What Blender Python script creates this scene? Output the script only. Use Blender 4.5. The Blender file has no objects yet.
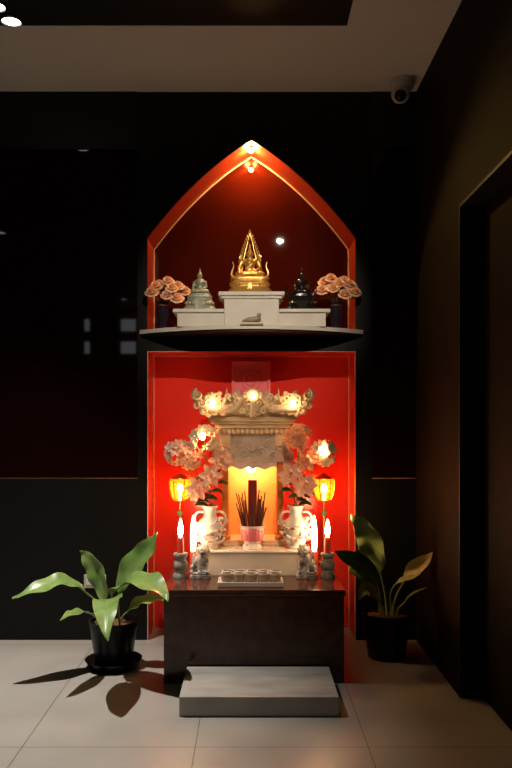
import bpy, bmesh, math, random
from mathutils import Vector, Matrix, Quaternion
R = random.Random(7)
PI = math.pi
C = bpy.context.scene.collection
sc = bpy.context.scene
F, CX, CY, H = 750.0, 250.0, 422.0, 1.127

def P(px, py, Y):
    return Vector(((px - CX) * Y / F, Y, H - (py - CY) * Y / F))

# ------------------------------------------------------------------ materials
def mat(name, col, rough=0.5, metal=0.0, emit=None, strength=0.0, noise=None, bump=None, trans=0.0, ior=1.45,
        coat=0.0, sss=0.0, spec=0.5, stretch=(1, 1, 1)):
    m = bpy.data.materials.new(name); m.use_nodes = True
    nt = m.node_tree; b = nt.nodes['Principled BSDF']
    b.inputs['Base Color'].default_value = (*col, 1)
    b.inputs['Roughness'].default_value = rough
    b.inputs['Metallic'].default_value = metal
    b.inputs['IOR'].default_value = ior
    b.inputs['Transmission Weight'].default_value = trans
    b.inputs['Coat Weight'].default_value = coat
    b.inputs['Specular IOR Level'].default_value = spec
    if sss:
        b.inputs['Subsurface Weight'].default_value = sss
        b.inputs['Subsurface Radius'].default_value = (0.02, 0.01, 0.006)
        b.inputs['Subsurface Scale'].default_value = 0.3
    if emit:
        b.inputs['Emission Color'].default_value = (*emit, 1)
        b.inputs['Emission Strength'].default_value = strength
    if noise or bump:
        tc = nt.nodes.new('ShaderNodeTexCoord')
        mp = nt.nodes.new('ShaderNodeMapping'); mp.inputs['Scale'].default_value = stretch
        nt.links.new(tc.outputs['Object'], mp.inputs['Vector'])
    if noise:                                       # (scale, second colour, low, high)
        n = nt.nodes.new('ShaderNodeTexNoise'); n.inputs['Scale'].default_value = noise[0]
        n.inputs['Detail'].default_value = 6
        nt.links.new(mp.outputs['Vector'], n.inputs['Vector'])
        r = nt.nodes.new('ShaderNodeValToRGB')
        r.color_ramp.elements[0].position = noise[2]; r.color_ramp.elements[0].color = (*col, 1)
        r.color_ramp.elements[1].position = noise[3]; r.color_ramp.elements[1].color = (*noise[1], 1)
        nt.links.new(n.outputs['Fac'], r.inputs['Fac'])
        nt.links.new(r.outputs['Color'], b.inputs['Base Color'])
    if bump:                                        # (scale, strength)
        n2 = nt.nodes.new('ShaderNodeTexNoise'); n2.inputs['Scale'].default_value = bump[0]
        nt.links.new(mp.outputs['Vector'], n2.inputs['Vector'])
        bp = nt.nodes.new('ShaderNodeBump'); bp.inputs['Strength'].default_value = bump[1]
        bp.inputs['Distance'].default_value = 0.01
        nt.links.new(n2.outputs['Fac'], bp.inputs['Height'])
        nt.links.new(bp.outputs['Normal'], b.inputs['Normal'])
    return m

def floor_mat():
    m = mat('floor_tile', (0.37, 0.345, 0.315), 0.32, noise=(3.0, (0.31, 0.29, 0.262), 0.35, 0.7), bump=(60, 0.03))
    nt = m.node_tree; b = nt.nodes['Principled BSDF']
    tc = nt.nodes.new('ShaderNodeTexCoord'); sp = nt.nodes.new('ShaderNodeSeparateXYZ')
    nt.links.new(tc.outputs['Object'], sp.inputs[0])
    def mth(op, a, v=None):
        n = nt.nodes.new('ShaderNodeMath'); n.operation = op
        if hasattr(a, 'is_output'): nt.links.new(a, n.inputs[0])
        else: n.inputs[0].default_value = a
        if v is not None:
            if hasattr(v, 'is_output'): nt.links.new(v, n.inputs[1])
            else: n.inputs[1].default_value = v
        return n.outputs[0]
    def line(coord, off, period, w):
        a = mth('DIVIDE', mth('ADD', coord, -off + 100 * period), period)
        fr = mth('ABSOLUTE', mth('SUBTRACT', mth('FRACT', mth('ADD', a, 0.5)), 0.5))
        return mth('LESS_THAN', fr, w / period)
    g = mth('MAXIMUM', line(sp.outputs[0], -0.19, 0.6, 0.0018), line(sp.outputs[1], 2.6, 1.2, 0.0018))
    src = b.inputs['Base Color'].links[0].from_socket
    mx = nt.nodes.new('ShaderNodeMix'); mx.data_type = 'RGBA'
    nt.links.new(g, mx.inputs['Factor']); nt.links.new(src, mx.inputs[6])
    mx.inputs[7].default_value = (0.12, 0.105, 0.09, 1)
    nt.links.new(mx.outputs[2], b.inputs['Base Color'])
    return m

def leaf_mat(name, col, col2):
    m = mat(name, col, 0.35, noise=(14, col2, 0.35, 0.7), coat=0.15)
    return m

M = dict(
    floor=floor_mat(),
    soffit=mat('painted_soffit', (0.68, 0.64, 0.60), 0.8),
    black=mat('black_paint', (0.0025, 0.0025, 0.0025), 0.5, bump=(40, 0.03)),
    blackceil=mat('black_ceiling_paint', (0.002, 0.002, 0.002), 0.6),
    surround=mat('charcoal_surround', (0.0035, 0.0032, 0.003), 0.45, spec=0.3),
    panel=mat('dark_lacquered_glass', (0.010, 0.0022, 0.0018), 0.03, spec=0.35),
    lowpanel=mat('matt_black_panel', (0.0040, 0.0038, 0.0036), 0.5, spec=0.3),
    wallr=mat('dark_brown_wood_wall', (0.0095, 0.0055, 0.0020), 0.7, spec=0.14, noise=(4, (0.007, 0.004, 0.0015), 0.3, 0.7), stretch=(1, 9, 0.4)),
    door=mat('dark_brown_door', (0.008, 0.0036, 0.002), 0.7, spec=0.12, noise=(3, (0.004, 0.0018, 0.001), 0.3, 0.7), stretch=(1, 10, 0.4)),
    red=mat('red_gloss_paint', (0.75, 0.060, 0.028), 0.35, spec=0.4),
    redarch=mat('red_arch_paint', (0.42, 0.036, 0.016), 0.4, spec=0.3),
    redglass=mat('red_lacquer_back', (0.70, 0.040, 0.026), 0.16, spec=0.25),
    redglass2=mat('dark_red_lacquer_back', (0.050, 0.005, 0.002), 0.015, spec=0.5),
    trim=mat('pale_trim', (0.85, 0.55, 0.42), 0.35, 0.1),
    marble=mat('white_marble', (0.72, 0.69, 0.62), 0.35, noise=(6, (0.60, 0.56, 0.50), 0.45, 0.75)),
    stepstone=mat('grey_marble', (0.50, 0.47, 0.43), 0.22, noise=(4, (0.32, 0.30, 0.28), 0.35, 0.75), stretch=(1, 3, 1)),
    granite=mat('brown_granite', (0.095, 0.036, 0.022), 0.16, noise=(22, (0.050, 0.019, 0.012), 0.35, 0.7)),
    gold=mat('gilded_metal', (0.86, 0.54, 0.16), 0.36, 0.78, bump=(90, 0.15)),
    silver=mat('grey_green_stone', (0.42, 0.42, 0.33), 0.4, 0.25, noise=(40, (0.25, 0.26, 0.21), 0.4, 0.65)),
    darkst=mat('polished_black_stone', (0.012, 0.010, 0.009), 0.15),
    brownst=mat('pale_brown_stone', (0.42, 0.33, 0.22), 0.5, noise=(50, (0.2, 0.14, 0.09), 0.4, 0.7)),
    rose=mat('peach_petal', (0.92, 0.60, 0.38), 0.6, noise=(30, (0.90, 0.42, 0.22), 0.4, 0.7)),
    roseleaf=leaf_mat('rose_leaf', (0.035, 0.07, 0.02), (0.06, 0.11, 0.03)),
    stem=mat('green_stem', (0.09, 0.13, 0.04), 0.5),
    dkvase=mat('smoked_purple_glass', (0.025, 0.015, 0.030), 0.08),
    whitepl=mat('white_plastic', (0.55, 0.54, 0.52), 0.4),
    blackpl=mat('black_plastic', (0.010, 0.010, 0.010), 0.25),
    lens=mat('dark_lens_glass', (0.006, 0.006, 0.008), 0.05),
    pot=mat('black_glazed_pot', (0.005, 0.005, 0.0055), 0.35, spec=0.3),
    soil=mat('brown_bark_soil', (0.20, 0.085, 0.04), 0.9, noise=(80, (0.06, 0.03, 0.02), 0.35, 0.65)),
    leaf=leaf_mat('fresh_green_leaf', (0.11, 0.21, 0.045), (0.24, 0.34, 0.10)),
    leaflit=leaf_mat('lit_wavy_leaf', (0.15, 0.22, 0.06), (0.22, 0.29, 0.09)),  # leaf green lightened to paint in the light falling on one leaf
    leafdim=leaf_mat('shaded_leaf', (0.09, 0.13, 0.025), (0.15, 0.18, 0.04)),  # leaf green darkened to paint in the corner's shade
    rib=mat('pale_leaf_rib', (0.24, 0.36, 0.10), 0.5),
    leafy=leaf_mat('yellow_leaf', (0.26, 0.21, 0.05), (0.20, 0.26, 0.06)),
    cream=mat('cream_carved_stone', (0.80, 0.66, 0.46), 0.5, noise=(25, (0.70, 0.52, 0.33), 0.4, 0.75)),
    greywhite=mat('greyish_white_relief', (0.62, 0.56, 0.50), 0.55, noise=(30, (0.48, 0.42, 0.37), 0.4, 0.7)),
    orange=mat('orange_lacquer', (0.72, 0.25, 0.06), 0.4),
    yellow=mat('yellow_inner_board', (0.84, 0.46, 0.14), 0.5),
    porc=mat('white_porcelain', (0.80, 0.76, 0.70), 0.2, noise=(48, (0.30, 0.10, 0.06), 0.52, 0.60)),
    porcplain=mat('plain_white_porcelain', (0.80, 0.77, 0.72), 0.2),
    pink=mat('pink_glaze', (0.80, 0.20, 0.25), 0.3),
    cup=mat('tan_ceramic', (0.46, 0.31, 0.20), 0.35, noise=(70, (0.60, 0.45, 0.31), 0.45, 0.65)),
    greystone=mat('carved_grey_stone', (0.42, 0.39, 0.36), 0.6, noise=(45, (0.22, 0.205, 0.19), 0.4, 0.65)),
    lionst=mat('mottled_grey_stone', (0.58, 0.56, 0.53), 0.55, noise=(28, (0.16, 0.155, 0.15), 0.42, 0.6)),
    wax=mat('red_wax', (0.88, 0.10, 0.05), 0.4, sss=0.5),
    incense=mat('dark_red_incense', (0.20, 0.018, 0.012), 0.8),
    darkstick=mat('brown_incense', (0.10, 0.03, 0.018), 0.8),
    ash=mat('grey_ash', (0.35, 0.30, 0.27), 0.95, bump=(120, 0.4)),
    amber=mat('amber_glass', (1.0, 0.55, 0.14), 0.08, trans=0.9, ior=1.2),
    brass=mat('aged_brass', (0.62, 0.36, 0.12), 0.35, 0.9),
    jade=mat('green_jade_bead', (0.25, 0.42, 0.18), 0.25),
    petal=mat('pale_pink_petal', (0.92, 0.56, 0.40), 0.5, noise=(22, (0.90, 0.34, 0.20), 0.45, 0.75)),
    petalw=mat('cream_petal', (0.90, 0.74, 0.52), 0.5, noise=(22, (0.88, 0.56, 0.36), 0.5, 0.8)),
    petalo=mat('orange_petal', (0.86, 0.40, 0.22), 0.5, noise=(22, (0.80, 0.24, 0.12), 0.45, 0.75)),
    dleaf=leaf_mat('dark_and_shaded_leaf', (0.03, 0.075, 0.022), (0.05, 0.11, 0.03)),
    plaq=mat('red_plaque', (0.90, 0.22, 0.26), 0.3),
    plaqf=mat('pinkish_red_frame', (0.85, 0.22, 0.22), 0.25),
    bulb=mat('lit_warm_bulb', (1, 0.8, 0.5), 0.4, emit=(1.0, 0.60, 0.25), strength=150),
    roofbulb=mat('lit_roof_bulb', (1, 0.8, 0.5), 0.4, emit=(1.0, 0.55, 0.24), strength=50),
    litpane=mat('lit_window_pane', (1, 1, 1), 0.4, emit=(0.85, 0.92, 1.0), strength=1.8),
    pearlbulb=mat('lit_pearl', (1, 0.8, 0.5), 0.4, emit=(1.0, 0.58, 0.26), strength=22),
    lanternbulb=mat('lit_lantern_bulb', (1, 0.8, 0.5), 0.4, emit=(1.0, 0.56, 0.26), strength=185),
    flame=mat('lit_candle_flame', (1, 0.8, 0.5), 0.4, emit=(1.0, 0.55, 0.26), strength=230),
    tallflame=mat('lit_white_tube', (1, 0.9, 0.8), 0.4, emit=(1.0, 0.64, 0.38), strength=20),
    flowerbulb=mat('lit_flower_bulb', (1, 0.8, 0.5), 0.4, emit=(1.0, 0.60, 0.28), strength=130),
    archbulb=mat('lit_arch_bulb', (1, 0.8, 0.4), 0.4, emit=(1.0, 0.60, 0.16), strength=2100),
    lampdisc=mat('lit_downlight_lens', (1, 1, 1), 0.4, emit=(1.0, 0.93, 0.85), strength=7),
)

def thin_glass(m, tint, f):
    nt = m.node_tree; b = nt.nodes['Principled BSDF']; b.inputs['Transmission Weight'].default_value = 0
    tr = nt.nodes.new('ShaderNodeBsdfTransparent'); tr.inputs[0].default_value = (*tint, 1)
    mx = nt.nodes.new('ShaderNodeMixShader'); mx.inputs[0].default_value = f
    nt.links.new(b.outputs[0], mx.inputs[1]); nt.links.new(tr.outputs[0], mx.inputs[2])
    nt.links.new(mx.outputs[0], nt.nodes['Material Output'].inputs['Surface'])
thin_glass(M['amber'], (1.0, 0.72, 0.34), 0.72)

# ------------------------------------------------------------------ mesh helpers
def NB(): return bmesh.new()

def link(name, me, m=None, parent=None, smooth=True, loc=None):
    o = bpy.data.objects.new(name, me); C.objects.link(o)
    if m is not None:
        me.materials.clear(); me.materials.append(m)
    if smooth:
        me.polygons.foreach_set('use_smooth', [True] * len(me.polygons))
        try: me.set_sharp_from_angle(angle=math.radians(38))
        except Exception: pass
    if parent: o.parent = parent
    if loc: o.location = loc
    return o

def obj(name, bm, m, parent=None, smooth=True, loc=None):
    bmesh.ops.recalc_face_normals(bm, faces=bm.faces[:])
    me = bpy.data.meshes.new(name); bm.to_mesh(me); bm.free()
    return link(name, me, m, parent, smooth, loc)

def fused(name, bm, m, parent=None, voxel=0.004, it=2, loc=None):
    """grow one continuous skin over overlapping volumes"""
    bmesh.ops.recalc_face_normals(bm, faces=bm.faces[:])
    me = bpy.data.meshes.new('tmp'); bm.to_mesh(me); bm.free()
    t = bpy.data.objects.new('tmp', me); C.objects.link(t)
    r = t.modifiers.new('r', 'REMESH'); r.mode = 'VOXEL'; r.voxel_size = voxel
    s = t.modifiers.new('s', 'SMOOTH'); s.factor = 0.5; s.iterations = it
    dg = bpy.context.evaluated_depsgraph_get(); dg.update()
    me2 = bpy.data.meshes.new_from_object(t.evaluated_get(dg)); me2.name = name
    bpy.data.objects.remove(t); bpy.data.meshes.remove(me)
    return link(name, me2, m, parent, True, loc)

def tag(o, label, cat, group=None):
    o['label'] = label; o['category'] = cat
    if group: o['group'] = group
    return o

def thing(name, label, cat, loc, group=None, rz=0):
    o = bpy.data.objects.new(name, None); C.objects.link(o)
    o.empty_display_size = 0.05
    o.location = loc; o.rotation_euler = (0, 0, rz)
    return tag(o, label, cat, group)

def struct(name, bm, m, label=None, smooth=False):
    o = obj(name, bm, m, None, smooth); o['kind'] = 'structure'
    if label: o['label'] = label
    return o

def box(bm, lo, hi, bev=0.0, mx=None):
    vs = [bm.verts.new((x, y, z)) for x in (lo[0], hi[0]) for y in (lo[1], hi[1]) for z in (lo[2], hi[2])]
    fs = [bm.faces.new([vs[i] for i in f]) for f in ((0, 1, 3, 2), (4, 6, 7, 5), (0, 4, 5, 1), (2, 3, 7, 6), (0, 2, 6, 4), (1, 5, 7, 3))]
    out = vs
    if bev:
        es = list({e for f in fs for e in f.edges})
        g = bmesh.ops.bevel(bm, geom=es, offset=bev, segments=2, affect='EDGES', profile=0.5)
        out = list({v for v in g['verts']} | {v for f in g['faces'] for v in f.verts})
    if mx: bmesh.ops.transform(bm, matrix=mx, verts=[v for v in out if v.is_valid])
    return out

def lathe(bm, prof, seg=32, c=(0, 0, 0), sx=1, sy=1, cap=True):
    rings = []
    for r, z in prof:
        rings.append([bm.verts.new((c[0] + sx * r * math.cos(2 * PI * k / seg), c[1] + sy * r * math.sin(2 * PI * k / seg), c[2] + z)) for k in range(seg)])
    for a, b in zip(rings, rings[1:]):
        for k in range(seg):
            bm.faces.new((a[k], a[(k + 1) % seg], b[(k + 1) % seg], b[k]))
    if cap:
        bm.faces.new(rings[0][::-1]); bm.faces.new(rings[-1])
    return [v for r in rings for v in r]

def tube(bm, pts, rad, seg=8):
    pts = [Vector(p) for p in pts]; n = len(pts)
    if not hasattr(rad, '__len__'): rad = [rad] * n
    t0 = (pts[1] - pts[0]).normalized()
    u = t0.orthogonal().normalized(); rings = []
    for i in range(n):
        t = (pts[min(i + 1, n - 1)] - pts[max(i - 1, 0)]).normalized()
        u = (u - t * u.dot(t)).normalized(); w = t.cross(u)
        rings.append([bm.verts.new(pts[i] + (u * math.cos(2 * PI * k / seg) + w * math.sin(2 * PI * k / seg)) * rad[i]) for k in range(seg)])
    for a, b in zip(rings, rings[1:]):
        for k in range(seg):
            bm.faces.new((a[k], a[(k + 1) % seg], b[(k + 1) % seg], b[k]))
    bm.faces.new(rings[0][::-1]); bm.faces.new(rings[-1])

def ball(bm, c, r, s=(1, 1, 1), sub=2):
    mx = Matrix.Translation(c) @ Matrix.Diagonal((*s, 1))
    bmesh.ops.create_icosphere(bm, subdivisions=sub, radius=r, matrix=mx)

def bez(pts, n):
    out = []
    for i in range(n + 1):
        t = i / n; q = [Vector(p) for p in pts]
        while len(q) > 1: q = [a.lerp(b, t) for a, b in zip(q, q[1:])]
        out.append(q[0])
    return out

def prism(bm, outline, a0, a1, axis='z'):
    """outline of 2-D points pushed from a0 to a1 along the axis"""
    f = (lambda p, a: (p[0], p[1], a)) if axis == 'z' else (lambda p, a: (p[0], a, p[1]))
    lo = [bm.verts.new(f(p, a0)) for p in outline]; hi = [bm.verts.new(f(p, a1)) for p in outline]
    n = len(outline)
    for k in range(n):
        bm.faces.new((lo[k], lo[(k + 1) % n], hi[(k + 1) % n], hi[k]))
    bm.faces.new(lo[::-1]); bm.faces.new(hi)

def blade(pts, width, up, wavy=0.0, n=16, fold=0.25, th=0.0015, shape=0.8, ph=0.0):
    """a leaf with depth: midrib fold, tapering outline, own thickness"""
    bm = NB(); c = bez(pts, n); up = Vector(up); rows = []
    for i, p in enumerate(c):
        t = i / n
        tan = (c[min(i + 1, n)] - c[max(i - 1, 0)]).normalized()
        side = tan.cross(up).normalized(); nor = side.cross(tan).normalized()
        w = width * 0.5 * max(0.02, math.sin(PI * t ** shape) ** 0.75)
        row = []
        for k in range(-3, 4):
            s = k / 3
            wv = wavy * width * math.sin(t * 17 + ph + (2 if k > 0 else 0)) * s * s
            row.append(bm.verts.new(p + side * w * s + nor * (abs(s) * w * fold + wv)))
        rows.append(row)
    for a, b in zip(rows, rows[1:]):
        for k in range(6):
            bm.faces.new((a[k], a[k + 1], b[k + 1], b[k]))
    bmesh.ops.recalc_face_normals(bm, faces=bm.faces[:])
    bmesh.ops.solidify(bm, geom=bm.faces[:], thickness=th)
    return bm

def copy_tree(o, parent=None):
    c = o.copy(); C.objects.link(c)
    if parent: c.parent = parent
    for ch in [x for x in C.objects if x.parent == o]:
        copy_tree(ch, c)
    return c

# ------------------------------------------------------------------ the setting
YW, YB = 3.877, 4.112          # wall face, back of the alcoves
XR, ZC = 0.858, 2.833
AL, AR = -0.532, 0.547         # alcove sides
AC = (AL + AR) / 2; AH = (AR - AL) / 2
ZL1 = 1.494                    # top of the lower alcove
ZS0, ZS1 = 1.581, 1.601        # shelf slab
ZSP, ZAP = 2.078, 2.585        # spring and apex of the arch

bm = NB(); box(bm, (-3.2, -3.6, -0.05), (1.3, 4.3, 0)); struct('floor', bm, M['floor'])
bm = NB()
box(bm, (-3.2, 3.23, ZC), (XR + 0.05, 4.3, ZC + 0.1)); box(bm, (0.418, -3.6, ZC), (XR + 0.05, 3.23, ZC + 0.1))
struct('ceiling', bm, M['soffit'], 'beige painted ceiling border')
bm = NB(); box(bm, (-3.2, -3.6, ZC + 0.003), (0.418, 3.23, ZC + 0.1)); struct('ceiling_inset', bm, M['blackceil'], 'black ceiling inset')
bm = NB(); box(bm, (-3.25, -3.6, 0), (-3.2, 4.3, ZC + 0.1)); struct('wall_left', bm, M['black'])
bm = NB(); box(bm, (-3.2, -3.65, 0), (1.3, -3.6, ZC + 0.1)); struct('wall_rear', bm, M['black'])
for i, (x0, x1) in enumerate(((-1.95, -1.73), (-2.50, -2.43))):
    wn = bpy.data.objects.new('window_%d' % (i + 1), None); C.objects.link(wn); wn.location = (0, -3.6, 0)
    wn['kind'] = 'structure'; wn['label'] = 'small lit window in the rear wall'; wn['category'] = 'window'
    for za, zb2 in ((2.16, 2.34), (2.50, 2.68)):
        bm = NB(); box(bm, (x0, 0, za), (x1, 0.012, zb2)); obj('pane', bm, M['litpane'], wn, False)
    bm = NB(); box(bm, (x0 - 0.02, 0, 2.34), (x1 + 0.02, 0.03, 2.50)); box(bm, (x0 - 0.02, 0, 2.12), (x1 + 0.02, 0.03, 2.16)); box(bm, (x0 - 0.02, 0, 2.68), (x1 + 0.02, 0.03, 2.72)); obj('window_frame', bm, M['black'], wn, False)
XS0, XS1 = -0.582, 0.630       # edges of the charcoal surround
ZP = 0.838; ZT = 2.533
bm = NB(); box(bm, (-3.2, YW, ZP), (XS0, 4.3, ZT)); box(bm, (XS1, YW, ZP), (XR + .05, 4.3, ZT))
struct('wall_back_panel', bm, M['panel'], 'glossy dark maroon wall panel')
bm = NB(); box(bm, (-3.2, YW, 0), (XS0, 4.3, ZP - 0.004)); box(bm, (XS1, YW, 0), (XR + .05, 4.3, ZP - 0.004))
struct('wall_back_lower', bm, M['lowpanel'], 'matt black lower wall panel')
bm = NB(); box(bm, (-3.2, YW - 0.006, ZT + 0.004), (XS0, 4.3, ZC)); box(bm, (XS1, YW - 0.006, ZT + 0.004), (XR + .05, 4.3, ZC))
struct('wall_back_upper', bm, M['black'], 'black band above the wall panel')
bm = NB(); box(bm, (-3.2, YW + 0.002, ZP - 0.004), (XS0, 4.3, ZP)); box(bm, (XS1, YW + 0.002, ZP - 0.004), (XR, 4.3, ZP))
struct('trim_1', bm, M['trim'], 'thin metal line between wall panels')

def arch(n=20, inset=0.0):
    half = bez([(-AH, 0, ZSP), (-AH * 0.536, 0, ZSP + 0.335), (0, 0, ZAP)], n)
    pts = [(AC + p.x, p.z) for p in half]
    return pts + [(AC - p.x, p.z) for p in half[-2::-1]]
AP = arch()
bm = NB()
box(bm, (XS0, YW, 0), (AL, 4.3, ZC)); box(bm, (AR, YW, 0), (XS1, 4.3, ZC))
box(bm, (AL, YW, ZL1), (AR, 4.3, ZS0 - 0.012))
for (a, b) in zip(AP, AP[1:]):
    prism(bm, [a, b, (b[0], ZC), (a[0], ZC)], YW, 4.3, 'y')
bmesh.ops.remove_doubles(bm, verts=bm.verts[:], dist=1e-5)
struct('wall_back', bm, M['surround'], 'charcoal wall surround with arched alcove')

e = 0.003
def lining(pts, y0, y1, closed=False):
    """thin red sheet just inside the alcove edge"""
    bm = NB(); rows = []
    for i, p in enumerate(pts):
        rows.append([bm.verts.new((p[0], y, p[1])) for y in (y0, y1)])
    for a, b in zip(rows, rows[1:]): bm.faces.new((a[0], a[1], b[1], b[0]))
    bmesh.ops.recalc_face_normals(bm, faces=bm.faces[:])
    if sum(f.normal.dot(Vector((AC, 3.9, 1.2)) - f.calc_center_median()) for f in bm.faces) > 0:
        bmesh.ops.reverse_faces(bm, faces=bm.faces[:])
    bmesh.ops.solidify(bm, geom=bm.faces[:], thickness=-0.002)
    return bm
up_pts = [(AL + e, ZS1)] + [(AC + (x - AC) * 0.994, z - 0.003) for x, z in AP] + [(AR - e, ZS1)]
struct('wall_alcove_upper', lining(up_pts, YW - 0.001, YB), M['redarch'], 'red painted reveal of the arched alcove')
struct('wall_alcove_lower', lining([(AL + e, 0.001), (AL + e, ZL1 - e), (AR - e, ZL1 - e), (AR - e, 0.001)], YW - 0.001, YB), M['red'], 'red painted reveal of the lower alcove')
bm = NB(); box(bm, (AL, YB, 0), (AR, YB + 0.02, ZL1)); struct('wall_alcove_back', bm, M['redglass'], 'glossy red back of the lower alcove')
bm = NB()
prism(bm, [(AL, ZS1 - 0.02)] + AP + [(AR, ZS1 - 0.02)], YB, YB + 0.02, 'y')
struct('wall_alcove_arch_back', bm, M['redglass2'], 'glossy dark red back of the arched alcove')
bm = NB()
inner = [(AL + 0.007, ZS1)] + [(AC + (x - AC) * 0.987, z - 0.008) for x, z in AP] + [(AR - 0.007, ZS1)]
tube(bm, [(x, YB - 0.005, z) for x, z in inner], 0.0045, 6)
struct('trim_2', bm, M['trim'], 'thin pale trim inside the arch', True)
bm = NB()
tube(bm, [(AL + 0.004, YW - 0.003, 0.0), (AL + 0.004, YW - 0.003, ZL1 - 0.004), (AR - 0.004, YW - 0.003, ZL1 - 0.004), (AR - 0.004, YW - 0.003, 0.0)], 0.0028, 4)
struct('trim_3', bm, M['trim'], 'thin pale trim framing the lower alcove', True)

bm = NB()
tube(bm, [(AL + 0.006, YB - 0.004, 0.002), (AL + 0.006, YB - 0.004, ZL1 - 0.007), (AR - 0.006, YB - 0.004, ZL1 - 0.007), (AR - 0.006, YB - 0.004, 0.002)], 0.003, 6)
struct('trim_4', bm, M['trim'], 'thin pale trim in the back corners of the lower alcove', True)
# right wall with the recessed door
DY0, DY1, DZ, DX = 1.95, 3.06, 2.004, 0.948
bm = NB()
box(bm, (XR, DY1 + 0.012, 0), (1.3, YW, ZC)); box(bm, (XR, -3.6, DZ + 0.012), (1.3, DY1 + 0.012, ZC)); box(bm, (XR, -3.6, 0), (1.3, DY0 - 0.012, DZ + 0.012))
struct('wall_right', bm, M['wallr'])
d = thing('door_1', 'dark brown door set back in a black framed recess in the right wall', 'door', (DX, (DY0 + DY1) / 2, 0)); d['kind'] = 'structure'
w2 = (DY1 - DY0) / 2
bm = NB(); box(bm, (0, -w2 + 0.004, 0.006), (0.04, w2 - 0.004, DZ - 0.004), 0.002); obj('door_leaf', bm, M['door'], d, False)
bm = NB(); box(bm, (-0.092, w2, 0), (0.04, w2 + 0.012, DZ + 0.012)); box(bm, (-0.092, -w2 - 0.012, 0), (0.04, -w2, DZ + 0.012)); box(bm, (-0.092, -w2, DZ), (0.04, w2, DZ + 0.012))
obj('door_frame', bm, M['black'], d, False)
bm = NB(); tube(bm, [(0, -w2 + 0.08, 1.02), (-0.045, -w2 + 0.08, 1.02), (-0.045, -w2 + 0.2, 1.02)], 0.009, 8); 
for v in lathe(bm, [(0.025, -0.004), (0.025, 0.004)], 16, (0, 0, 0)): v.co = Vector((v.co.z - 0.002, -w2 + 0.08 + v.co.x, 1.02 + v.co.y))
obj('door_handle', bm, M['brass'], d)

# ------------------------------------------------------------------ lamps of the room
def spot(name, loc, tgt, power, col, ang, blend, rad, parent=None):
    l = bpy.data.lights.new(name, 'SPOT'); l.energy = power; l.color = col; l.spot_size = math.radians(ang); l.spot_blend = blend
    l.shadow_soft_size = rad
    o = bpy.data.objects.new(name, l); C.objects.link(o)
    o.location = loc; o.rotation_euler = (Vector(tgt) - Vector(loc)).to_track_quat('-Z', 'Y').to_euler()
    return o
def downlight(x, y, label, z=ZC + 0.003, r=0.039, group=None):
    t = thing('downlight', label, 'lamp', (x, y, z), group)
    bm = NB(); lathe(bm, [(r * 1.25, 0), (r * 1.25, -0.006), (r * 1.05, -0.010), (r, -0.004), (r, 0)], 32, cap=False); obj('bezel', bm, M['blackpl'], t)
    bm = NB(); lathe(bm, [(r * 0.98, -0.001), (r * 0.98, -0.004)], 28); obj('lens', bm, M['lampdisc'], t)
    return t
downlight(-1.015, 3.19, 'lit ceiling downlight at the edge of the beige border, top left corner')
downlight(-1.045, 3.075, 'lit ceiling downlight just in front of the beige border, cut by the left picture edge')
downlight(0.28, 1.22, 'lit ceiling downlight mirrored as a white spot beside the gold statue')
downlight(-1.75, -2.66, 'far lit ceiling downlight mirrored in the maroon panel left of the shelf')
downlight(-2.24, 1.0, 'lit ceiling downlight mirrored at the left edge of the maroon panel')
spot('downlight_beam', (-1.015, 3.19, ZC - 0.010), (-1.20, 2.88, 0), 400, (1.0, 0.93, 0.84), 71, 1.0, 0.020)
spot('room_beam', (0.28, 1.22, ZC - 0.012), (0.03, 3.58, 0.68), 165, (1.0, 0.68, 0.43), 20, 1.0, 0.02)

spot('statue_beam', (0.28, 1.22, ZC - 0.012), (0.0, 3.8, 1.74), 230, (1.0, 0.82, 0.62), 27, 0.8, 0.022)
# arch lamp
t = thing('alcove_lamp', 'small yellow lit spot lamp at the point of the arch', 'lamp', (AC - 0.002, 3.96, 2.564))
bm = NB(); lathe(bm, [(0.012, 0.004), (0.0145, 0.008), (0.0100, 0.013), (0.005, 0.016)], 24); obj('housing', bm, M['brass'], t)
bm = NB(); ball(bm, (0, 0, -0.002), 0.015, (1, 1, 0.8)); obj('bulb', bm, M['archbulb'], t)

# ceiling camera
t = thing('security_camera', 'small white dome security camera under the ceiling corner', 'security camera', (0.757, 3.74, ZC))
bm = NB(); lathe(bm, [(0.060, 0), (0.060, -0.030), (0.054, -0.045), (0.040, -0.055)], 32); obj('mount', bm, M['whitepl'], t)
bm = NB(); ball(bm, (-0.008, -0.008, -0.074), 0.046, sub=3); obj('dome', bm, M['whitepl'], t)
bm = NB(); ball(bm, (-0.014, -0.034, -0.092), 0.030, sub=3); obj('lens', bm, M['lens'], t)

# wall socket
t = thing('wall_socket', 'white double wall socket low on the black wall behind the left plant', 'socket', (-0.800, YW, 0.305))
bm = NB(); box(bm, (-0.057, -0.009, -0.035), (0.057, 0, 0.035), 0.003); pl = obj('plate', bm, M['whitepl'], t, False)
for s in (-1, 1):
    bm = NB(); box(bm, (s * 0.027 - 0.018, -0.012, -0.018), (s * 0.027 + 0.018, -0.008, 0.018), 0.001); obj('outlet', bm, M['porcplain'], pl, False)

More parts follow.
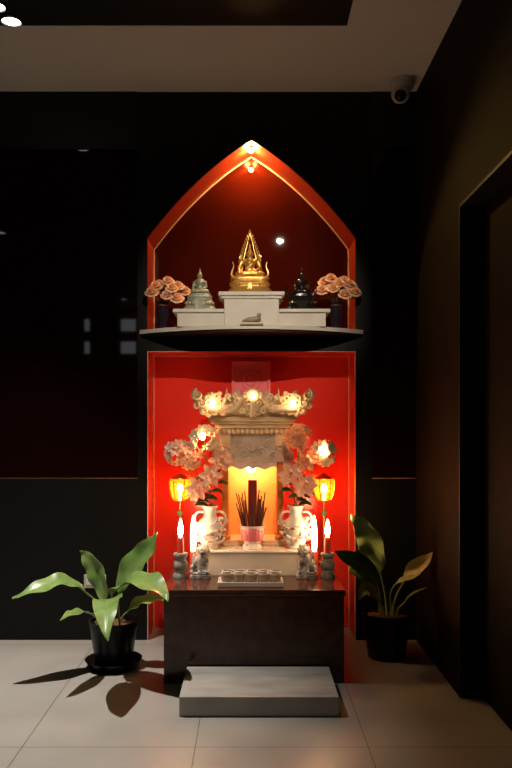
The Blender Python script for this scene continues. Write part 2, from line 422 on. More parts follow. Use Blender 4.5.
# ------------------------------------------------------------------ shelf and what stands on it
t = thing('wall_shelf', 'bow-fronted white stone shelf under the arched alcove', 'shelf', (AC, YW, ZS0))
n = 24; W = 0.576
front = [(W * (2 * i / n - 1), -0.012 - 0.215 * (1 - (2 * i / n - 1) ** 2)) for i in range(n + 1)]
outl = front + [(W, -0.001), (AH - 0.006, -0.001), (AH - 0.006, YB - YW - 0.002), (-AH + 0.006, YB - YW - 0.002), (-AH + 0.006, -0.001), (-W, -0.001)]
bm = NB(); prism(bm, outl, 0, 0.020); obj('slab', bm, M['marble'], t, False)
bm = NB(); prism(bm, [(x * 0.992, y * 0.97 + 0.004 if y < -0.005 else y) for x, y in front] + [(W * .992, -0.001), (-W * .992, -0.001)], -0.011, 0); obj('underside', bm, M['black'], t, False)

YP = 3.705
t = thing('altar_stand', 'white stepped stand carrying the three seated statues', 'stand', (P(251.5, 300, YP).x, YP, ZS1))
sx = YP / F
hw, hp = 79 * sx, 33 * sx
zt, zc = 1.687 - ZS1, 1.769 - ZS1
bm = NB(); box(bm, (-hw + 0.022, 0.012, 0), (hw - 0.022, 0.17, zt - 0.018), 0.002); obj('base', bm, M['marble'], t, False)
for s in (-1, 1):
    bm = NB(); box(bm, (min(s * hw, s * (hp - 0.0275)), 0, zt - 0.018), (max(s * hw, s * (hp - 0.0275)), 0.18, zt), 0.004); obj('step_top', bm, M['marble'], t, False)
bm = NB(); box(bm, (-hp + 0.028, -0.004, 0), (hp - 0.028, 0.18, zc - 0.030), 0.002); ped = obj('pedestal', bm, M['marble'], t, False)
bm = NB(); box(bm, (-hp + 0.012, -0.012, zc - 0.034), (hp - 0.012, 0.18, zc - 0.018), 0.004); box(bm, (-hp, -0.022, zc - 0.020), (hp, 0.18, zc), 0.004)
obj('cornice', bm, M['marble'], ped, False)
ST = t.location.copy()

def buddha_figure(bm, h, z0, y0=0.0, robe=False, kx=1.0):
    def V(x, y, z): return (x * h * kx, y0 + y * h, z0 + z * h)
    tube(bm, [V(0, 0.02, 0.03), V(0, 0.02, 0.2), V(0, 0.03, 0.36), V(0, 0.02, 0.5), V(0, 0.0, 0.57)], [0.2 * h, 0.17 * h, 0.155 * h, 0.19 * h, 0.12 * h], 14)
    tube(bm, [V(-0.22, 0.02, 0.53), V(0, 0.02, 0.56), V(0.22, 0.02, 0.53)], [0.075 * h, 0.1 * h, 0.075 * h], 12)
    for s in (-1, 1):
        tube(bm, [V(s * 0.1, 0, 0.1), V(s * 0.3, -0.1, 0.1), V(s * 0.43, -0.2, 0.075)], [0.12 * h, 0.11 * h, 0.085 * h], 12)
        tube(bm, [V(s * 0.43, -0.2, 0.075), V(s * 0.2, -0.3, 0.075), V(-s * 0.08, -0.3, 0.09)], [0.085 * h, 0.07 * h, 0.05 * h], 12)
        ball(bm, V(s * 0.118, 0.0, 0.755), 0.03 * h, (0.6, 0.8, 2.0))
    tube(bm, [V(0.26, 0.02, 0.53), V(0.33, 0.0, 0.3), V(0.2, -0.2, 0.2), V(0.0, -0.26, 0.19)], [0.075 * h, 0.062 * h, 0.05 * h, 0.042 * h], 10)
    tube(bm, [V(-0.26, 0.02, 0.53), V(-0.34, 0.0, 0.32), V(-0.33, -0.2, 0.2), V(-0.34, -0.31, 0.1)], [0.075 * h, 0.062 * h, 0.05 * h, 0.04 * h], 10)
    tube(bm, [V(0, 0, 0.55), V(0, 0, 0.68)], [0.07 * h, 0.07 * h], 10)
    ball(bm, V(0, -0.01, 0.755), 0.115 * h, (0.92, 1.0, 1.15), 3)
    ball(bm, V(0, -0.125, 0.745), 0.022 * h, (0.7, 0.8, 1.5))
    ball(bm, V(0, 0.0, 0.88), 0.062 * h)
    tube(bm, [V(0, 0, 0.9), V(0, 0, 0.98), V(0, 0, 1.12)], [0.045 * h, 0.036 * h, 0.006 * h], 8)
    if robe: tube(bm, [V(0.2, -0.02, 0.58), V(0.06, -0.15, 0.42), V(-0.12, -0.14, 0.26)], [0.035 * h] * 3, 8)

def throne(bm, w, d, z0, tiers):
    """stack of rounded tiers: (z, scale) pairs"""
    prof = []
    for z, s in tiers: prof.append((s, z))
    nseg = 40; rings = []
    for s, z in prof:
        ring = []
        for k in range(nseg):
            a = 2 * PI * k / nseg; ca, sa = math.cos(a), math.sin(a)
            px = math.copysign(abs(ca) ** 0.5, ca); py = math.copysign(abs(sa) ** 0.5, sa)
            ring.append(bm.verts.new((w / 2 * s * px, d / 2 * s * py, z0 + z)))
        rings.append(ring)
    for a, b in zip(rings, rings[1:]):
        for k in range(nseg): bm.faces.new((a[k], a[(k + 1) % nseg], b[(k + 1) % nseg], b[k]))
    bm.faces.new(rings[0][::-1]); bm.faces.new(rings[-1])

def scroll(bm, c, r, turns, a0, rad, plane='xz', dirn=1, n=22, end=0.25):
    """a tapering spiral curl"""
    pts, rr = [], []
    for i in range(n + 1):
        t = i / n; a = a0 + dirn * turns * 2 * PI * t; q = r * (1 - (1 - end) * t)
        pts.append(Vector(c) + (Vector((q * math.cos(a), 0, q * math.sin(a))) if plane == 'xz' else Vector((0, q * math.cos(a), q * math.sin(a)))))
        rr.append(rad * (1 - 0.55 * t))
    tube(bm, pts, rr, 7)

# gold statue with its flaming arch
t = thing('gold_statue', 'gilded seated figure under a pointed flame arch on the tall middle stand', 'statue', (ST.x - 0.008, ST.y + 0.085, ZS1 + zc))
g = 3.79 / F
bm = NB()
throne(bm, 0.240, 0.13, 0, [(0, 1.06), (0.006, 1.04), (0.016, 0.92), (0.026, 0.86), (0.030, 0.80), (0.042, 0.76), (0.046, 0.84), (0.056, 0.86), (0.060, 0.78), (0.070, 0.74), (0.074, 0.82), (0.082, 0.82), (0.086, 0.72)])
for k in range(13):
    a = PI + PI * k / 12
    ball(bm, (0.095 * math.copysign(abs(math.cos(a)) ** 0.5, math.cos(a)), 0.052 * -abs(math.sin(a)) ** 0.5, 0.046), 0.007, (1, 1, 1.2), 1)
prism(bm, [(-0.010, 0.022), (0.010, 0.022), (0.007, 0.046), (0, 0.054), (-0.007, 0.046)], -0.062, -0.045, 'y')
obj('throne', bm, M['gold'], t)
bm = NB(); buddha_figure(bm, 0.158, 0.084, -0.006, True); fused('seated_figure', bm, M['gold'], t, 0.0036, 1)
bm = NB()
def gold_edge(z):
    ks = [(0.085, 0.062), (0.13, 0.056), (0.174, 0.045), (0.199, 0.042), (0.228, 0.034), (0.265, 0.023), (0.30, 0.012), (0.338, 0.0)]
    for (za, xa), (zb_, xb) in zip(ks, ks[1:]):
        if z <= zb_: return xa + (xb - xa) * (z - za) / (zb_ - za)
    return 0
for s in (-1, 1):
    zs_ = [0.085 + 0.253 * i / 24 for i in range(25)]
    tube(bm, [(s * gold_edge(z), 0.028, z) for z in zs_], [0.0070 - 0.00023 * i for i in range(25)], 8)
    tube(bm, [(s * gold_edge(z) * 0.74, 0.028, z * 0.93 + 0.006) for z in zs_[4:]], [0.0042 - 0.00012 * i for i in range(21)], 7)
    for q in range(9):
        z = 0.165 + q * 0.017; x = gold_edge(z); l = 0.017 - 0.0011 * q
        tube(bm, bez([(s * (x - 0.003), 0.028, z), (s * (x + l * 0.6), 0.028, z + l * 0.2), (s * (x + l * 0.4), 0.028, z + l * 1.4)], 6), [0.0048, 0.0045, 0.004, 0.0034, 0.0028, 0.002, 0.0008], 6)
    scroll(bm, (s * 0.046, 0.026, 0.196), 0.010, 1.2, 0, 0.005, dirn=s)
    tube(bm, bez([(s * 0.060, 0.01, 0.088), (s * 0.105, 0.005, 0.084), (s * 0.104, 0.005, 0.125), (s * 0.066, 0.005, 0.132), (s * 0.088, 0.005, 0.168)], 14), [0.0085 - 0.0005 * i for i in range(15)], 8)
obj('flame_arch', bm, M['gold'], t)

def small_statue(name, label, x, m, seat_m, up=0.0):
    t = thing(name, label, 'statue', (x, ST.y + 0.095, ZS1 + zt))
    bm = NB()
    throne(bm, 0.172, 0.115, 0, [(0, 1.0), (0.010, 1.0), (0.014, 0.93), (0.030, 0.84), (0.034, 0.87), (0.042, 0.86), (0.048, 0.76), (0.062, 0.70), (0.066, 0.74), (0.076, 0.72), (0.080, 0.64), (0.088, 0.62)])
    for k in range(9):
        ball(bm, (-0.066 + k * 0.0165, -0.052, 0.034), 0.009, (1, 0.7, 1.0), 1)
    prism(bm, [(-0.03, 0.046), (0.03, 0.046), (0.02, 0.01), (0, 0.003), (-0.02, 0.01)], -0.060, -0.04, 'y')
    obj('throne', bm, seat_m, t)
    bm = NB(); buddha_figure(bm, 0.124, 0.086, -0.004, False, 0.78); fused('seated_figure', bm, m, t, 0.003, 1)
    return t
t = small_statue('seated_statue', 'grey-green stone seated figure left of the gold one', P(200, 300, 3.80).x, M['silver'], M['silver'])
t = small_statue('seated_statue', 'polished black seated figure right of the gold one', P(301.5, 300, 3.80).x, M['darkst'], M['darkst'])
for s in (-1, 1):
    bm = NB(); tube(bm, bez([(s * 0.055, 0, 0.084), (s * 0.085, 0, 0.095), (s * 0.07, 0, 0.13)], 8), [0.009, 0.009, 0.008, 0.007, 0.006, 0.005, 0.004, 0.003, 0.002], 7)
    obj('side_flame', bm, M['darkst'], t)

# little figure in front of the stand
t = thing('small_figurine', 'tiny pale brown reclining figurine at the foot of the white stand', 'figurine', (P(252, 322, 3.665).x, 3.652, ZS1))
bm = NB(); box(bm, (-0.056, -0.018, 0), (0.056, 0.018, 0.010), 0.003); obj('base', bm, M['marble'], t, False)
bm = NB()
tube(bm, [(-0.042, 0, 0.018), (-0.015, 0, 0.024), (0.012, 0, 0.026), (0.028, 0, 0.030)], [0.008, 0.013, 0.014, 0.012], 10)
ball(bm, (0.034, -0.003, 0.046), 0.012); tube(bm, [(0.024, -0.006, 0.03), (0.042, -0.012, 0.022), (0.036, -0.01, 0.042)], [0.007, 0.006, 0.005], 8)
tube(bm, [(-0.042, -0.004, 0.016), (-0.050, -0.004, 0.014)], [0.006, 0.005], 8)
fused('body', bm, M['brownst'], t, 0.0028, 1)

# roses
def rose_mesh():
    bm = NB(); k = 0
    for ring, (num, r, h, open_) in enumerate([(3, 0.0065, 0.031, 0.1), (4, 0.0125, 0.028, 0.5), (5, 0.0195, 0.021, 1.1), (6, 0.0265, 0.011, 1.6)]):
        for j in range(num):
            a0 = 2 * PI * j / num + ring * 0.7 + R.uniform(-.15, .15)
            sp = 2 * PI / num * 0.72; rows = []
            for iv in range(5):
                v = iv / 4; row = []
                for iu in range(5):
                    u = iu / 4 * 2 - 1
                    wv = sp * (0.45 + 0.5 * math.sin(PI * (0.15 + 0.75 * v)))
                    a = a0 + u * wv
                    rr = 0.004 + (r - 0.004) * math.sin(v * PI / 2) ** 0.8 + open_ * 0.007 * v ** 4
                    z = -0.012 + (h + 0.010) * v ** 0.9 - open_ * 0.006 * v ** 5 - 0.004 * u * u * v
                    row.append(bm.verts.new((rr * math.cos(a), rr * math.sin(a), z)))
                rows.append(row)
            fs = []
            for p, q in zip(rows, rows[1:]):
                for i in range(4): fs.append(bm.faces.new((p[i], p[i + 1], q[i + 1], q[i])))
    bmesh.ops.recalc_face_normals(bm, faces=bm.faces[:])
    bmesh.ops.solidify(bm, geom=bm.faces[:], thickness=0.0009)
    ball(bm, (0, 0, 0.002), 0.0105, (1, 1, 1.3))
    me = bpy.data.meshes.new('bloom'); bm.to_mesh(me); bm.free(); return me
ROSE = rose_mesh()

def rose_vase(x, y, side, roses, scale=1.0):
    v = thing('flower_vase', 'dark smoked vase on the shelf at its %s end' % side, 'vase', (x, y, ZS1))
    bm = NB(); lathe(bm, [(0.026, 0), (0.030, 0.004), (0.024, 0.02), (0.032, 0.06), (0.036, 0.09), (0.026, 0.122), (0.031, 0.140), (0.028, 0.139), (0.022, 0.122), (0.028, 0.09), (0.02, 0.03), (0.004, 0.02)], 28)
    obj('body', bm, M['dkvase'], v)
    bm = NB(); lathe(bm, [(0.0262, 0.118), (0.0275, 0.121), (0.0262, 0.124)], 28, cap=False); obj('neck_band', bm, M['brass'], v)
    lab = 'peach rose in the dark vase at the %s end of the shelf' % side
    for i, (px, py, dy) in enumerate(roses):
        hd = P(px, py, y + dy)
        t = thing('rose', lab, 'flower', (x + R.uniform(-.008, .008), y + R.uniform(-.008, .008), ZS1 + 0.035), 'peach roses in the %s vase' % side)
        b = hd - t.location
        # stem leaves the mouth before it fans out
        bm = NB(); pts = bez([(0, 0, 0), (b.x * 0.02, b.y * 0.02, 0.11), (b.x * 0.55, b.y * 0.55, b.z * 0.85), b - Vector((0, 0, 0.01))], 9)
        tube(bm, pts, 0.0016, 5); obj('stem', bm, M['stem'], t)
        o = link('bloom', ROSE, M['rose'], t, True)
        o.location = b
        dirv = Vector((b.x * 1.2, -0.75 - abs(dy), 0.75))
        o.rotation_euler = dirv.to_track_quat('Z', 'Y').to_euler(); o.scale = [R.uniform(0.92, 1.08) * scale] * 3
        a = b + Vector((0, 0.01, -0.018)); ang = R.uniform(0, 6.28)
        for q in range(2):
            dv = Vector((math.cos(ang + q * 2.4), math.sin(ang + q * 2.4) * 0.6, R.uniform(-.3, .5))) * 0.045
            obj('leaf', blade([a, a + dv * 0.5 + Vector((0, 0, .008)), a + dv], 0.022, (0, -0.3, 1), 0.03, 8, th=0.0008), M['roseleaf'], t)
rose_vase(P(162.5, 300, 3.84).x, 3.842, 'left', [(152, 292, -.03), (168, 281, 0), (178, 286, -.01), (185, 291, .02), (167, 295, -.05), (177, 298, -.045), (160, 284, .02), (156, 286, -.01), (172, 288, -.05)], 0.95)
rose_vase(P(336, 300, 3.84).x, 3.842, 'right', [(322, 290, -.02), (331, 278, 0), (333, 288, -.045), (344, 281, .0), (345, 294, -.045), (355, 292, -.03), (325, 282, .02), (350, 285, -.01), (339, 283, -.03)], 0.95)

# ------------------------------------------------------------------ altar block, step, altar plinth
ZB = 0.404
bm = NB(); box(bm, (-0.372, 3.236, 0), (0.406, 4.09, ZB - 0.026)); box(bm, (-0.3785, 3.226, ZB - 0.026), (0.413, 4.10, ZB), 0.003)
tag(obj('altar_table', bm, M['granite'], None, False), 'large polished brown granite block carrying the lower altar', 'altar table')
bm = NB(); box(bm, (-0.271, 2.866, 0), (0.340, 3.222, 0.077), 0.003)
tag(obj('stone_step', bm, M['stepstone'], None, False), 'low grey marble step on the floor in front of the granite block', 'step')
ZA = 0.521; YA = 3.527
t = thing('altar_plinth', 'low white marble plinth under the lit shrine', 'plinth', (0.018, 3.72, ZB))
bm = NB(); box(bm, (-0.25, YA - 3.72, 0), (0.25, 0.30, ZA - ZB - 0.012), 0.002); obj('block', bm, M['marble'], t, False)
bm = NB(); box(bm, (-0.254, YA - 3.725, ZA - ZB - 0.012), (0.254, 0.305, ZA - ZB), 0.003); obj('top_slab', bm, M['marble'], t, False)

# ------------------------------------------------------------------ shrine
SX, SY = 0.013, 3.76
t = thing('shrine', 'cream carved shrine with flared dragon roof and lit interior', 'shrine', (SX, SY, ZA))
SH = t
k = 0.00488; YF = -0.10
def zz(py): return 0.606 - (py - 422) * k
def xx(px): return (px - 252) * k
bm = NB(); box(bm, (-0.160, YF - 0.004, 0), (0.160, 0.12, 0.018), 0.003); box(bm, (-0.155, YF, 0.018), (0.155, 0.11, 0.030), 0.003); obj('base', bm, M['cream'], t, False)
for s in (-1, 1):
    for y in (YF + 0.018, 0.085):
        bm = NB(); box(bm, (s * 0.134 - 0.017, y - 0.017, 0.03), (s * 0.134 + 0.017, y + 0.017, zz(433)), 0.004); lathe(bm, [(0.026, 0.03), (0.026, 0.045), (0.019, 0.055)], 16, (s * 0.134, y, 0)); obj('post', bm, M['orange'], t, False)
    bm = NB(); box(bm, (s * 0.134 - 0.006, YF + 0.035, 0.03), (s * 0.134 + 0.006, 0.07, zz(433))); obj('side_wall', bm, M['orange'], t, False)
bm = NB(); box(bm, (-0.128, 0.075, 0.03), (0.128, 0.09, zz(433))); obj('back_wall', bm, M['yellow'], t, False)
# header with relief swirls and side brackets
bm = NB(); box(bm, (-0.152, YF - 0.012, zz(462)), (0.152, YF + 0.012, zz(433)), 0.003)
outl = [(-0.118, zz(462)), (-0.118, zz(468)), (-0.10, zz(466)), (-0.06, zz(470)), (-0.02, zz(467)), (0, zz(470)), (0.02, zz(467)), (0.06, zz(470)), (0.10, zz(466)), (0.118, zz(468)), (0.118, zz(462))]
prism(bm, outl, YF - 0.008, YF + 0.010, 'y')
for s in (-1, 1):
    for (px, py, r) in ((8, 452, 0.026), (20, 456, 0.022), (15, 444, 0.02), (27, 446, 0.02)):
        scroll(bm, (s * px * k, YF - 0.014, zz(py)), r, 1.4, R.uniform(0, 6), 0.006, dirn=s)
    prism(bm, [(s * 0.15, zz(468)), (s * 0.190, zz(466)), (s * 0.200, zz(452)), (s * 0.175, zz(448)), (s * 0.15, zz(440))], YF - 0.006, YF + 0.010, 'y')
    scroll(bm, (s * 0.178, YF - 0.010, zz(458)), 0.018, 1.3, 0, 0.005, dirn=s)
ball(bm, (0, YF - 0.014, zz(450)), 0.016, (1, .5, 1))
obj('header', bm, M['greywhite'], t)
for s in (-1, 1):
    bm = NB(); box(bm, (s * 0.135 - 0.026, YF - 0.024, zz(446)), (s * 0.135 + 0.026, YF + 0.0, zz(433)), 0.003)
    for v in lathe(bm, [(0.016, -0.006), (0.016, 0.004), (0.006, 0.006)], 16, (0, 0, 0)): v.co = Vector((s * 0.135 + v.co.x, YF - 0.026 - v.co.z, zz(440) + v.co.y))
    obj('bracket', bm, M['cream'], t)
# eaves
bm = NB(); box(bm, (-0.168, YF - 0.028, zz(433)), (0.168, 0.12, zz(428)), 0.002)
for i in range(15):
    ball(bm, (-0.161 + i * 0.023, YF - 0.032, zz(431.2)), 0.0105, (1, 0.8, 1.25), 2)
for s in (-1, 1):
    for i in range(9): ball(bm, (s * 0.170, YF - 0.01 + i * 0.023, zz(431.2)), 0.0105, (0.8, 1, 1.25), 1)
obj('scalloped_frieze', bm, M['cream'], t)
bm = NB(); box(bm, (-0.182, YF - 0.042, zz(428)), (0.182, 0.135, zz(424)), 0.003); obj('lower_eave', bm, M['cream'], t, False)
bm = NB(); box(bm, (-0.200, YF - 0.055, zz(424)), (0.200, 0.15, zz(421.5)), 0.003); box(bm, (-0.212, YF - 0.066, zz(421.5)), (0.212, 0.16, zz(416.5)), 0.004); obj('upper_eave', bm, M['cream'], t, False)
# flared carved crown: front, sides and back panels leaning outwards
z0, z1 = zz(417), zz(393)
def flare_panel(bm, a0, a1, b0, b1, th):
    n = (Vector(a1) - Vector(a0)).cross(Vector(b0) - Vector(a0)).normalized() * th
    q = [Vector(p) for p in (a0, a1, b1, b0)]
    lo = [bm.verts.new(p) for p in q]; hi = [bm.verts.new(p + n) for p in q]
    for i in range(4): bm.faces.new((lo[i], lo[(i + 1) % 4], hi[(i + 1) % 4], hi[i]))
    bm.faces.new(lo[::-1]); bm.faces.new(hi)
bm = NB()
yf0, yf1, yb0, yb1 = YF - 0.055, YF - 0.095, 0.15, 0.19
zm = zz(399)
flare_panel(bm, (-0.20, yf0, z0), (0.20, yf0, z0), (-0.235, yf1 + 0.01, zm), (0.235, yf1 + 0.01, zm), -0.014)
flare_panel(bm, (-0.20, yb0, z0), (0.20, yb0, z0), (-0.235, yb1, zm), (0.235, yb1, zm), 0.014)
for s in (-1, 1):
    flare_panel(bm, (s * 0.20, yf0, z0), (s * 0.20, yb0, z0), (s * 0.235, yf1 + 0.01, zm), (s * 0.235, yb1, zm), 0.014 * s)
obj('crown_wall', bm, M['cream'], t, False)
def dragon(s, front=True):
    """coiling dragon relief climbing from the crown's middle out to a curled horn"""
    bm = NB(); y0 = YF - 0.088
    body = bez([(s * 0.055, y0, zz(399)), (s * 0.09, y0 - .004, zz(425)), (s * 0.13, y0, zz(395)), (s * 0.165, y0 - .01, zz(417)), (s * 0.215, y0 - .014, zz(412)), (s * 0.262, y0 - .02, zz(405)), (s * 0.262, y0 - .02, zz(392))], 30)
    tube(bm, body, [0.013] * 8 + [0.016] * 14 + [0.014 - 0.0009 * i for i in range(9)], 9)
    scroll(bm, (s * 0.263, y0 - .018, zz(396)), 0.025, 1.5, PI / 2, 0.0115, dirn=-s)
    for i in range(2, 29, 2):                       # back fins
        p = body[i]; tube(bm, [p, p + Vector((s * 0.006, -0.004, 0.018)), p + Vector((s * 0.016, -0.002, 0.026))], [0.007, 0.005, 0.001], 6)
    for (x, py, r, a) in ((0.07, 401, 0.018, 0), (0.10, 409, 0.020, 2), (0.145, 401, 0.019, 1), (0.175, 397, 0.017, 4), (0.21, 403, 0.019, 2), (0.235, 411, 0.016, 5), (0.115, 397, 0.014, 3), (0.05, 411, 0.016, 1),
                          (0.085, 396, 0.014, 2), (0.145, 412, 0.017, 0), (0.19, 411, 0.017, 3), (0.205, 395, 0.014, 1), (0.232, 399, 0.015, 0), (0.155, 394.5, 0.013, 5), (0.18, 413, 0.012, 2)):
        scroll(bm, (s * x, y0 - 0.006 - 0.02 * max(0, x - 0.1), zz(py)), r, 1.35, a, 0.0066, dirn=s)
    # upright plume and head
    tube(bm, bez([(s * 0.10, y0, zz(402)), (s * 0.135, y0, zz(395)), (s * 0.118, y0, zz(388))], 8), [0.008, .008, .0075, .007, .006, .005, .004, .003, .001], 7)
    ball(bm, (s * 0.052, y0 - 0.008, zz(398)), 0.017, (1.2, .9, .8))
    for q in range(2):
        tube(bm, bez([(s * 0.055, y0, zz(396)), (s * (0.07 + .012 * q), y0, zz(392)), (s * (0.062 + .02 * q), y0, zz(388.5))], 6), [0.005, .005, .004, .004, .003, .002, .001], 6)
    for i in range(5):                              # outer leaf edge
        x = 0.20 + 0.014 * i; py = 415 - 3.2 * i
        ball(bm, (s * (x + 0.012), y0 - 0.01, zz(py)), 0.012, (1, .8, 1), 2)
    return fused('dragon_carving', bm, M['cream'], t, 0.0032, 1)
for s in (-1, 1): dragon(s)
for s in (-1, 1):                                   # rolled curls at the crown's front corners
    bm = NB(); yc = YF - 0.112
    for (x, py, r, a, d) in ((0.262, 395.5, 0.024, 1.2, -1), (0.243, 404, 0.019, 2.6, 1), (0.228, 411, 0.016, 0.4, -1), (0.215, 398, 0.016, 2.0, 1), (0.268, 406, 0.012, 4.0, 1)):
        scroll(bm, (s * x, yc, zz(py)), r, 1.45, a if s > 0 else PI - a, 0.0085 if r > 0.015 else 0.006, dirn=d * s)
        ball(bm, (s * x, yc + 0.004, zz(py)), r * 0.32, (1, 0.7, 1))
    tube(bm, bez([(s * 0.200, yc + 0.02, zz(416)), (s * 0.250, yc + 0.01, zz(411)), (s * 0.270, yc + 0.004, zz(398))], 10), 0.010, 8)
    obj('corner_curl', bm, M['cream'], t)
for s in (-1, 1):                                   # curled carving along the crown's sides
    bm = NB()
    for i in range(6):
        y = -0.10 + i * 0.05
        scroll(bm, (s * (0.232 + 0.004 * (i % 2)), y, zz(405 - 4 * (i % 2))), 0.020, 1.4, i, 0.0065, plane='yz')
        tube(bm, [(s * 0.205, y, zz(417)), (s * 0.225, y + 0.01, zz(408)), (s * 0.245, y, zz(398))], [0.009, 0.009, 0.004], 7)
    obj('side_carving', bm, M['cream'], t)
bm = NB(); y0 = YF - 0.092                          # cloud mount under the pearl
for s in (-1, 1):
    for (x, py, r) in ((0.014, 408, 0.016), (0.03, 404, 0.013), (0.022, 413, 0.014), (0.032, 395, 0.011)):
        scroll(bm, (s * x, y0, zz(py)), r, 1.3, 1, 0.006, dirn=-s)
tube(bm, [(0, y0, zz(417)), (0, y0, zz(402))], [0.014, 0.012], 10)
for v in lathe(bm, [(0.030, -0.005), (0.034, 0.0), (0.030, 0.005)], 24, (0, 0, 0)): v.co = Vector((v.co.x, y0 + v.co.z + 0.004, zz(396.5) + v.co.y))
for i in range(9):
    a = PI * i / 8; tube(bm, [(0.03 * math.cos(a), y0 + .004, zz(396.5) + 0.03 * math.sin(a)), (0.042 * math.cos(a), y0 + .004, zz(396.5) + 0.042 * math.sin(a))], [0.008, 0.002], 6)
obj('pearl_mount', bm, M['cream'], t)
bm = NB(); ball(bm, (0, y0 - 0.010, zz(396.5)), 0.012, (1, .9, 1), 3); obj('bulb', bm, M['pearlbulb'], t)
for s in (-1, 1):
    bm = NB(); ball(bm, (s * 0.188, y0 - 0.046, zz(404)), 0.012, (1, .8, 1.5), 3); obj('bulb', bm, M['roofbulb'], t)
bm = NB(); lathe(bm, [(0.016, 0.0), (0.016, 0.02)], 16, (-0.008, -0.02, zz(464))); tube(bm, [(-0.008, -0.02, zz(463)), (-0.008, -0.02, zz(434))], 0.003, 6); obj('lamp_holder', bm, M['brass'], t)
bm = NB(); ball(bm, (-0.008, -0.02, zz(468.5)), 0.022, (1, 1, 1.1), 3); obj('bulb', bm, M['bulb'], t)

# plaque on the red back wall
t = thing('wall_plaque', 'square red plaque on the back wall above the shrine roof', 'plaque', (P(251, 380, 4.1).x, YB, 1.345))
bm = NB()
for a, b in (((-.106, -.115), (.106, -.099)), ((-.106, .099), (.106, .115)), ((-.106, -.099), (-.09, .099)), ((.09, -.099), (.106, .099))): box(bm, (a[0], -0.022, a[1]), (b[0], 0, b[1]), 0.002)
obj('frame', bm, M['plaqf'], t, False)
bm = NB(); box(bm, (-0.09, -0.010, -0.099), (0.09, 0, 0.099)); pn = obj('panel', bm, M['plaq'], t, False)
bm = NB()
for r in (0.03, 0.055): tube(bm, [(r * math.cos(2 * PI * i / 24), -0.011, r * math.sin(2 * PI * i / 24) + 0.01) for i in range(25)], 0.0035, 6)
for i in range(4):
    a = PI / 4 + i * PI / 2; scroll(bm, (0.068 * math.cos(a), -0.011, 0.074 * math.sin(a)), 0.014, 1.2, a, 0.003)
obj('medallion', bm, M['plaqf'], pn)

# ------------------------------------------------------------------ incense pot and sticks
IY = 3.595
t = thing('incense_pot', 'white footed incense bowl with a pink lotus on the plinth', 'incense bowl', (P(252.5, 540, IY).x, IY, ZA))
IP = t.location.copy()
bm = NB(); lathe(bm, [(0.048, 0), (0.050, 0.006), (0.046, 0.016), (0.037, 0.028), (0.040, 0.036), (0.054, 0.052), (0.059, 0.072), (0.057, 0.092), (0.063, 0.108), (0.067, 0.112), (0.062, 0.113), (0.055, 0.100), (0.055, 0.08), (0.01, 0.06)], 36); obj('bowl', bm, M['porcplain'], t)
bm = NB()
for i in range(7):
    a = -PI / 2 + (i - 3) * 0.26; h = 0.048 - 0.005 * abs(i - 3)
    c = Vector((0.0585 * math.cos(a), 0.0585 * math.sin(a), 0.050 + h / 2)); nn = Vector((math.cos(a), math.sin(a), 0))
    mx = Matrix.Translation(c) @ nn.to_track_quat('Z', 'Y').to_matrix().to_4x4() @ Matrix.Diagonal((0.014, h * 0.8, 0.005, 1))
    bmesh.ops.create_icosphere(bm, subdivisions=2, radius=1, matrix=mx)
obj('lotus_relief', bm, M['pink'], t)
bm = NB(); lathe(bm, [(0.0555, 0.084), (0.0555, 0.096), (0.03, 0.100), (0.004, 0.101)], 28); obj('ash', bm, M['ash'], t)
bm = NB(); hb = (525 - 480) * IY / F + 0.015
box(bm, (-0.021, -0.021, 0), (0.021, 0.021, hb), 0.001)
for i in range(6): tube(bm, [(-0.0175 + i * 0.007, -0.0212, 0.004), (-0.0175 + i * 0.007, -0.0212, hb - 0.002)], 0.0030, 6)
tag(obj('incense_bundle', bm, M['incense'], None, True, loc=(IP.x, IP.y - 0.004, IP.z + 0.098)), 'thick square dark red incense block standing in the bowl', 'incense')
def stick():
    bm = NB(); tube(bm, [(0, 0, 0), (0, 0, 0.05)], 0.0011, 5); tube(bm, [(0, 0, 0.05), (0, 0, 1.0)], 0.0023, 6)
    me = bpy.data.meshes.new('incense_stick'); bm.to_mesh(me); bm.free(); me.materials.append(M['darkstick']); return me
SM = stick()
for i in range(34):
    a = 2 * PI * i / 34 + R.uniform(-.2, .2); r = R.uniform(0.031, 0.046)
    o = bpy.data.objects.new('incense_stick', SM); C.objects.link(o)
    o.location = (IP.x + r * math.cos(a), IP.y + r * math.sin(a), IP.z + 0.094)
    o.scale = (1.3, 1.3, R.uniform(0.09, 0.185)); o.rotation_euler = (-math.sin(a) * R.uniform(0.02, 0.26), math.cos(a) * R.uniform(0.02, 0.30), 0)
    tag(o, 'thin dark incense stick around the square block in the bowl', 'incense stick', 'incense sticks in the bowl')

